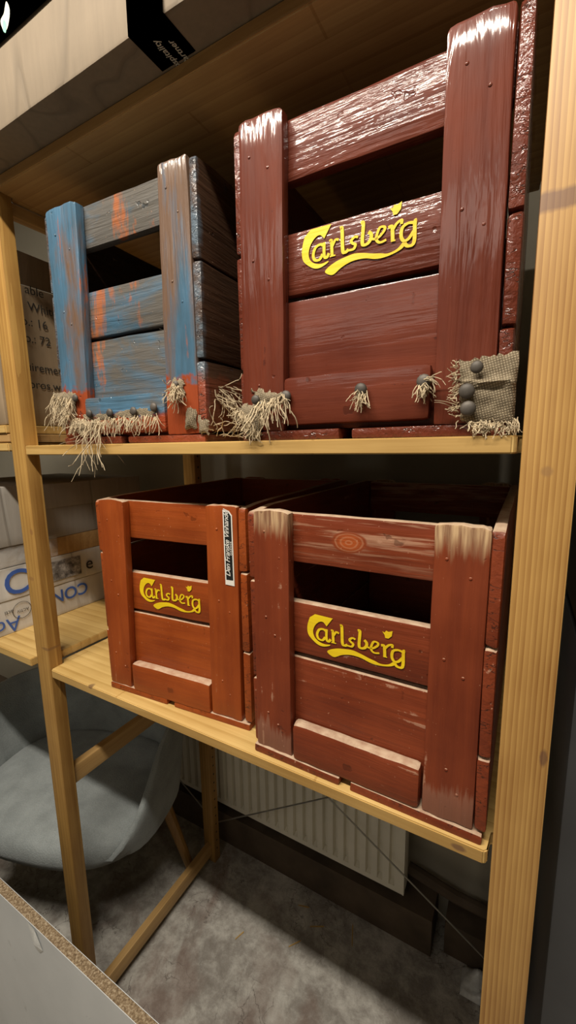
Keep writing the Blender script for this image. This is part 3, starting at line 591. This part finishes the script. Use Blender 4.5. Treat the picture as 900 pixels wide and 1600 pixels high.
# ------------------------------------------------------------------ tub chair
CH = thing('tub_chair', 'grey felt tub chair with wooden legs behind the left post', 'chair', (-.305, .212, 0), math.radians(17))
a_, b_, ex = .30, .225, 2.7
def outline(th, k=1.):
    c, s_ = math.cos(th), math.sin(th); return Vector((a_*k*math.copysign(abs(c)**(2/ex), c), b_*k*math.copysign(abs(s_)**(2/ex), s_), 0))
bm = bmesh.new(); n = 64; rings = []
for (k, z) in ((.62,.312), (.86,.322), (.96,.342), (1.,.370), (.985,.395), (.94,.412), (.80,.424), (.5,.430), (.2,.431)):
    rings.append([bm.verts.new(outline(2*math.pi*j/n, k)+Vector((0,0,z))) for j in range(n)])
for A, B in zip(rings, rings[1:]):
    for j in range(n): bm.faces.new((A[j], A[(j+1)%n], B[(j+1)%n], B[j]))
bm.faces.new(rings[0][::-1]); bm.faces.new(rings[-1]); link('seat', bm, FELT, CH, 60)
sm = lambda x: max(0, min(1, x))**2*(3-2*max(0, min(1, x)))
def wall(name, t0, t1, hfun, mat, th=.032):
    bm = bmesh.new(); N = 40; cols = []
    for j in range(N+1):
        f = j/N; th_ = t0+(t1-t0)*f; H = hfun(f); pr = []
        for (k, z) in ((1.0, .345), (1.04, .345+(H-.345)*.3), (1.075, .345+(H-.345)*.65), (1.09, H-.012), (1.075, H), (1.045, H), (1.02, H-.014), (1.0, .345+(H-.345)*.6), (.955, .345+(H-.345)*.3), (.93, .36)):
            q = sm(.15+min(f, 1-f)/.16); pr.append(bm.verts.new(outline(th_, .95+(k-.95)*q)+Vector((0,0,max(z, .345+.025*(1-q))))))
        cols.append(pr)
    m_ = len(cols[0])
    for A, B in zip(cols, cols[1:]):
        for j in range(m_): bm.faces.new((A[j], A[(j+1)%m_], B[(j+1)%m_], B[j]))
    bm.faces.new(cols[0]); bm.faces.new(cols[-1][::-1]); return link(name, bm, mat, CH, 60)
wall('backrest', math.radians(-58), math.radians(212), lambda f: .345+.315*sm(f/.27)-.02*sm((f-.93)/.07), FELT)
IM = CH.matrix_basis.inverted() if False else (Matrix.Translation(CH.location) @ Matrix.Rotation(CH.rotation_euler.z, 4, 'Z')).inverted()
for (p0, p1) in (((-.15,.375,.34), (-.052,.415,0)), ((-.16,.10,.335), (-.155,.075,0)), ((-.50,.05,.335), (-.56,-.0,0)), ((-.52,.33,.335), (-.60,.38,0))):
    bm = bmesh.new(); a = IM @ Vector(p0); b = IM @ Vector(p1); tube(bm, [a, (a+b)/2, b], .021, 10, .6); link('leg', bm, OAK, CH)
# ------------------------------------------------------------------ radiator, pipe
RX0, RX1, RZ0, RZ1, RY = -.52, .622, MID-1.268, MID-.70, .55
RD = thing('radiator', 'cream ribbed panel radiator on the back wall under the lower shelf', 'radiator', ((RX0+RX1)/2, RY, RZ0)); cxr = (RX0+RX1)/2
bm = bmesh.new(); hw = (RX1-RX0)/2; H = RZ1-RZ0; box(bm, -hw, hw, .017, .05, 0, H, .003); 
n = 32; pitch = (2*hw-.036)/n
link('panel', bm, RADM, RD)
bm = bmesh.new(); z0r, z1r = .022, H-.022
x = -hw; prof = [(-hw, .002)]
for k in range(n):
    xc = -hw+.018+pitch*(k+.5); prof += [(xc-.0080, .001), (xc-.0060, .0160), (xc+.0060, .0160), (xc+.0080, .001)]
prof.append((hw, .002))
V = [[bm.verts.new((px, (py if zz in (z0r, z1r) else .001), zz)) for px, py in prof] for zz in (0, z0r-.006, z0r, z1r, z1r+.006, H)]
for A, B in zip(V, V[1:]):
    for j in range(len(prof)-1): bm.faces.new((A[j], A[j+1], B[j+1], B[j]))
link('ribbed_front', bm, RADM, RD, 20)
bm = bmesh.new(); box(bm, -hw, -hw+.004, 0, .012, 0, H, 0); box(bm, hw-.004, hw, 0, .012, 0, H, 0); link('edge_strip', bm, RADM, RD, 0)
for s_ in (-1, 1):
    bm = bmesh.new(); box(bm, s_*hw*.75-.012, s_*hw*.75+.012, .045, WY-RY-.001, H*.2, H*.8, 0); link('wall_bracket', bm, RADM, RD, 0)
bm = bmesh.new(); tube(bm, [(.62, .615, .19), (.75, .615, .165), (.90, .615, .162)], .016, 10); tag(link('heating_pipe', bm, BROWNP), 'dark heating pipe along the back wall beside the radiator', 'pipe')
bm = bmesh.new(); box(bm, -.06, .06, -.035, .035, 0, .105, .004); o = tag(link('junction_box', bm, BROWNP), 'small dark box on the floor against the back wall', 'box'); o.location = (.79, .618, 0)
# ------------------------------------------------------------------ panel leaning against the left post, cabinet at the right, plastic on the floor
PT = thing('chipboard_panel', 'grey laminated chipboard panel with raw top edge standing in front of the left post', 'panel', (.1, -.1305, 0)); PH = MID-.9
bm = bmesh.new(); box(bm, -.85, .66, 0, .0165, 0, PH, .0006, 1); link('chipboard_core', bm, CHIP, PT, 0)
bm = bmesh.new(); box(bm, -.85, .66, -.0008, 0, 0, PH-.0006, 0); link('laminate_face', bm, LAM, PT, 0)
bm = bmesh.new(); box(bm, -.85, .66, .0165, .0173, 0, PH-.0006, 0); link('laminate_face', bm, LAM, PT, 0)
bm = bmesh.new(); px, pz = -.018, PH-.03
pts = [(px-.018, PH-.001), (px+.008, PH-.001), (px+.026, pz-.010), (px+.014, pz-.022), (px+.002, pz-.018), (px-.008, pz+.004)]
vs = [bm.verts.new((x_, -.0014-.003*abs(noise.noise(Vector((x_*90, z_*90, 0)))), z_)) for x_, z_ in pts]; c0 = bm.verts.new((px+.006, -.006, pz-.004))
for k in range(len(vs)): bm.faces.new((vs[k], vs[(k+1)%len(vs)], c0))
link('torn_film', bm, SCRAP, PT, 0)
CB = thing('grey_cabinet', 'tall dark grey cabinet with a black gap across it, right of the shelving', 'cabinet', (1.22, .38, 0))
CABU = simple('grey_green_cabinet_paint', (.15,.14,.11), .55, 0, .1, 6, .05)
bm = bmesh.new(); box(bm, -.29, .30, -.10, .24, 0, MID-.327, .004); link('lower_body', bm, CABM, CB)
bm = bmesh.new(); box(bm, -.284, .295, -.09, .24, MID-.327, MID-.306, 0); link('gap_strip', bm, BLACKM, CB)
bm = bmesh.new(); box(bm, -.29, .30, -.10, .24, MID-.306, MID+.20, .004); link('upper_body', bm, CABU, CB)
bm = bmesh.new(); g = []
for j in range(15):
    row = []
    for i in range(21):
        x_, y_ = i/20*.145, j/14*.068; hgt = .010+.045*abs(noise.noise(Vector((x_*14, y_*18, 4))))*math.sin(math.pi*i/20)*math.sin(math.pi*j/14)*2
        row.append(bm.verts.new((x_, y_, .002+hgt*(1 if 0 < i < 20 and 0 < j < 14 else 0))))
    g.append(row)
for j in range(14):
    for i in range(20): bm.faces.new((g[j][i], g[j][i+1], g[j+1][i+1], g[j+1][i]))
o = tag(link('plastic_sheet', bm, SCRAP, None, 60), 'crumpled whitish plastic sheet on the floor by the right post', 'plastic sheet'); o.location = (.782, .508, 0)
for k, (x_, y_, a, ln) in enumerate(((.49, .50, 1.9, .030), (.352, .40, .9, .020), (.39, .47, .5, .022), (.20, .34, 1.2, .016), (.33, .50, .3, .018))):
    bm = bmesh.new(); prism(bm, [(-ln, -.0012), (ln*.8, -.0018), (ln, 0), (ln*.7, .0014), (-ln*.9, .0011)], 0, .0016)
    o = tag(link('wood_splinter', bm, PINE_X, None, 0), 'thin pale wood splinter lying on the concrete floor under the shelves', 'splinter', 'wood splinters on the floor'); o.location = (x_, y_, .0004); o.rotation_euler = (0, 0, a)
